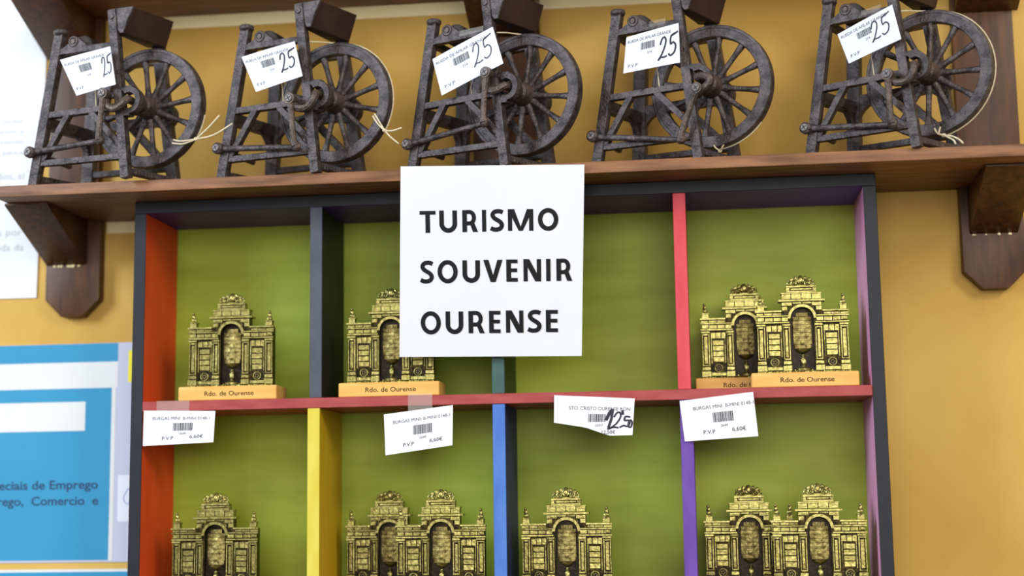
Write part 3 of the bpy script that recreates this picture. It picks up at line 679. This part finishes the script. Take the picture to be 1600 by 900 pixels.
def tie(root, kn, tails, label, a_end, a_start, start=True):
    """thin string looped over the tread and knotted"""
    t = thing('string_tie', label, 'string', root.location, root.rotation_euler.z, 'strings tied around the wheels')
    b = MB(); r = WR + .6; path = []; start = a_start > 80
    if start: path = [(70, 4.5, 104.5), (76, 14, 106.2)]
    for i in range(31):
        a = math.radians(a_start + (a_end - a_start) * i / 30); path.append((WX + r * math.cos(a), WY + 2.2, WZ + r * math.sin(a)))
    b.tube(path, .55, 6); b.build('loop', 'string', t)
    kx, kz = kn; b = MB(); b.ball((kx, WY - 4, kz), 1.7, 1.5, 1.5, 8, 6, .15)
    for tl in tails: b.tube(smooth_path([(kx, WY - 4, kz)] + list(tl), 5), .62, 6)
    b.build('knot', 'string', t)
    return t

ZS = 8.85
CARTS = [  # x, y, yaw (deg), crank pin, treadle end, spoke phase, label
    (-354.0, -31.8, 10.98, (67.8, 63.8), (62, 29), 6.8, 'dark cast iron grinder cart leftmost on the shelf, beside the white wall notice'),
    (-208.6, -18.5, 14.0, (65.9, 55.8), (67.8, 19.8), -13.9, 'dark cast iron grinder cart between the leftmost cart and the one above the paper sign'),
    (-62.5, -5.6, 20.94, (72.6, 69.6), (67.3, 33), -8.7, 'dark cast iron grinder cart with spoked wheel standing directly above the white paper sign'),
    (79.0, -5.4, 19.56, (85.8, 49.3), (70, 14.2), -10.4, 'dark cast iron grinder cart just right of the paper sign, crank lowered'),
    (238.2, -2.4, 27.17, (66.8, 53.5), (66.3, 18), -4.2, 'dark cast iron grinder cart rightmost on the shelf in front of the brown post')]
TAGC = [[(27.2, 95.0), (71.4, 100.9), (76.6, 70.7), (42.3, 65.3)], [(22.2, 94.0), (68.2, 100.8), (74.9, 73.0), (34.9, 65.2)], [(24.9, 87.7), (77.4, 104.7), (85.7, 75.4), (32.5, 58.3)],
        [(30.9, 96.6), (72.5, 101.3), (72.6, 71.4), (27.4, 69.4)], [(29.5, 90.9), (72.0, 105.1), (77.2, 78.6), (37.0, 67.5)]]
TAGS = [((.78, .2, .25, .55), .95, None, 'white price tag on the leftmost grinder cart, its number scrawled at the right edge'),
        ((.66, .2, .36, .55), 1.25, None, 'white price tag reading 25 on the cart left of the paper sign'),
        ((.62, .16, .38, .6), .9, (45, 108.5, 66, 109.3), 'steeply tilted white price tag reading 25 above the paper sign'),
        ((.66, .24, .38, .62), 1.3, (47, 108.5, 60, 109), 'almost level white price tag reading bold 25 right of the paper sign'),
        ((.56, .16, .42, .6), 1.0, (46, 107.5, 61, 109.5), 'tilted white price tag reading 25 on the rightmost grinder cart')]
c0 = make_cart(); roots = []
for i in range(5): roots.append(c0 if i == 0 else copy_tree(c0))
for i, (x, y, yw, pin, end, ph, lab) in enumerate(CARTS):
    r = roots[i]; r.location = (x * .001, y * .001, ZS * .001); r.rotation_euler = (0, 0, math.radians(-yw))
    r['label'] = lab; r['group'] = 'cast iron grinder carts on the shelf'
    for ch in r.children:
        if ch.name.startswith('wheel'): ch.rotation_euler = (0, math.radians(-ph), 0)
    moving(r, pin, end)
    tag_card(r, TAGC[i], TAGS[i][0], TAGS[i][3], TAGS[i][1], TAGS[i][2])
TIES = [((127.5, 31), [[(116, 20, 30), (109.5, 19.5, 31.5)], [(117, 21, 28), (108.5, 19.5, 29)], [(138, 22, 39), (146.5, 24, 48.5)], [(143, 22, 33), (157.5, 24, 41)]], 'cream string tied round the wheel of the leftmost cart, two long tails sticking out', -34, -10),
        ((127.5, 33), [[(124, 20, 40), (120.5, 19.5, 46)], [(123, 20, 38), (119, 19.5, 44.5)], [(134, 22, 32), (141, 24, 34)], [(133, 22, 27), (138.5, 24, 22)]], 'cream string tied round the second wheel from the left, knot at the lower right rim', -32, 86),
        None,
        ((90, 9.5), [[(88, 20, 11), (86.2, 19.6, 13.5)], [(92, 20, 10.5), (94, 19.6, 13)]], 'cream string knotted under the wheel of the cart right of the paper sign', -83, -40),
        ((93.5, 11.5), [[(90, 19.8, 13), (88, 19.6, 17)], [(91, 20, 13), (92.5, 19.6, 17.5)], [(101, 18, 9), (107, 16, 5), (110, 14, 1.6)], [(99, 17, 8), (103, 15, 5), (105, 13, 1.6)]], 'cream string round the wheel of the rightmost cart, tails lying on the shelf', -79, 86)]
for i, q in enumerate(TIES):
    if q: tie(roots[i], q[0], q[1], q[2], q[3], q[4])
    else:
        t = thing('string_tie', 'short cream string from the tag to the wheel top of the cart above the sign', 'string', roots[i].location, roots[i].rotation_euler.z, 'strings tied around the wheels')
        b = MB(); b.tube([(70, 4.5, 105.5), (76, 14, 107), (83, WY, WZ + WR + .8), (90, WY, WZ + WR + .2)], .55, 6); b.build('loop', 'string', t)

# ------------------------------------------------------------------ papers on the wall at the left
def wallcard(x0, x1, z0, z1, y=74.9, rot=0): return Card([(x0, y, z1), (x1, y, z1), (x1, y, z0), (x0, y, z0)])
n_ = thing('wall_notice', 'large white printed notice on the wall behind the left shelf bracket', 'notice', (-.5, .076, .05))
NB = Card([(-610, 74.6, 246), (-394.5, 74.6, 240), (-398.0, 74.6, -62.3), (-613, 74.6, -62)])
b = MB(); NB.sheet(b, 4, 4, .3); G(b, 'sheet', 'paper', n_, (-500, 76, 50))
b = MB()
def nline(body, xr, z, h, wd, bold=0):
    u = lambda x: (x + 610 + (246 - z) * .011) / 215.0
    NB.text(b, body, u(xr - wd), u(xr), (244 - z) / 306.0, h, bold)
for body, xr, z, h, wd in (('conta o seu titular', -414, 90.5, 3.4, 62), ('os traballos repetir a', -414, 81.5, 3.4, 66), ('obradoiros artesanais', -414, 72.5, 3.4, 66), ('publicas como para a', -414, 63, 3.4, 64), ('oficios medios, el', -412.5, 41, 6.4, 62), ('quere vivir a', -411.5, 26, 6.2, 50), ('e feitas por', -413, -8, 6.2, 46), ('a arte da roda da', -411, -21, 6.2, 66)):
    if z == -8: G(b, 'print', 'ink_pale', n_, (-500, 76, 50)); b = MB()
    nline(body, xr, z, h, wd)
G(b, 'print', 'ink_pale', n_, (-500, 76, 50))

p_ = thing('wall_poster', 'blue and lilac printed poster on the wall left of the compartment case', 'poster', (-.45, .076, -.19))
def PC(mb, name, m): return G(mb, name, m, p_, (-450, 76, -190))
PB = wallcard(-660, -290, -281, -102, 75.2)
u = lambda x: (x + 660) / 370.0; v = lambda z: (-102 - z) / 179.0
b = MB(); PB.sheet(b, 2, 2, .3); PC(b, 'sheet', 'poster_lilac')
b = MB(); PB.rect(b, 0, u(-325.8), v(-102.2), v(-117.6), .1); PB.rect(b, 0, u(-330.4), v(-139.2), v(-279.3), .1); PC(b, 'blue_field', 'poster_blue')
b = MB(); PB.rect(b, 0, u(-325.5), v(-117.6), v(-139.2), .1); PB.rect(b, 0, u(-352.8), v(-150.3), v(-174.2), .2); PB.rect(b, u(-330.4), u(-327), v(-139.4), v(-279.6), .1); PC(b, 'white_band', 'poster_band')
b = MB(); PB.text(b, 'Centros Especiais de Emprego', u(-484), u(-340.4), v(-221.6), 7.4, .016, .25)
PB.text(b, 'Emprego,  Comercio  e', u(-446), u(-340), v(-234.6), 7.4, .016, .25); PC(b, 'lettering', 'poster_text')
b = MB(); PB.rect(b, u(-316.8), u(-300), v(-108.8), v(-135), .1); PC(b, 'yellow_mark', 'poster_yellow')
b = MB(); PB.rect(b, u(-323.5), u(-300), v(-211), v(-248.5), .1); eb = PC(b, 'emblem_panel', 'paper_cool')
b = MB(); E0 = [(-316.5, -234), (-318.5, -230), (-316.5, -225), (-313.5, -222), (-312.5, -228), (-313.8, -234)]
PB.line(b, smooth_path([(u(x), v(z)) for x, z in E0 + E0[:1]], 5), .8, .25); G(b, 'emblem', 'emblem_ink', eb, (-450, 76, -190))
q_ = thing('wall_poster', 'second blue poster with a white top edge, below the blue and lilac poster', 'poster', (-.45, .076, -.4))
PB2 = wallcard(-660, -290, -470, -286.5, 75.2)
b = MB(); PB2.sheet(b, 2, 2, .3); G(b, 'sheet', 'poster_band', q_, (-450, 76, -400))
b = MB(); PB2.rect(b, 0, 1, .012, .9, .1); G(b, 'blue_field', 'poster_blue', q_, (-450, 76, -400))
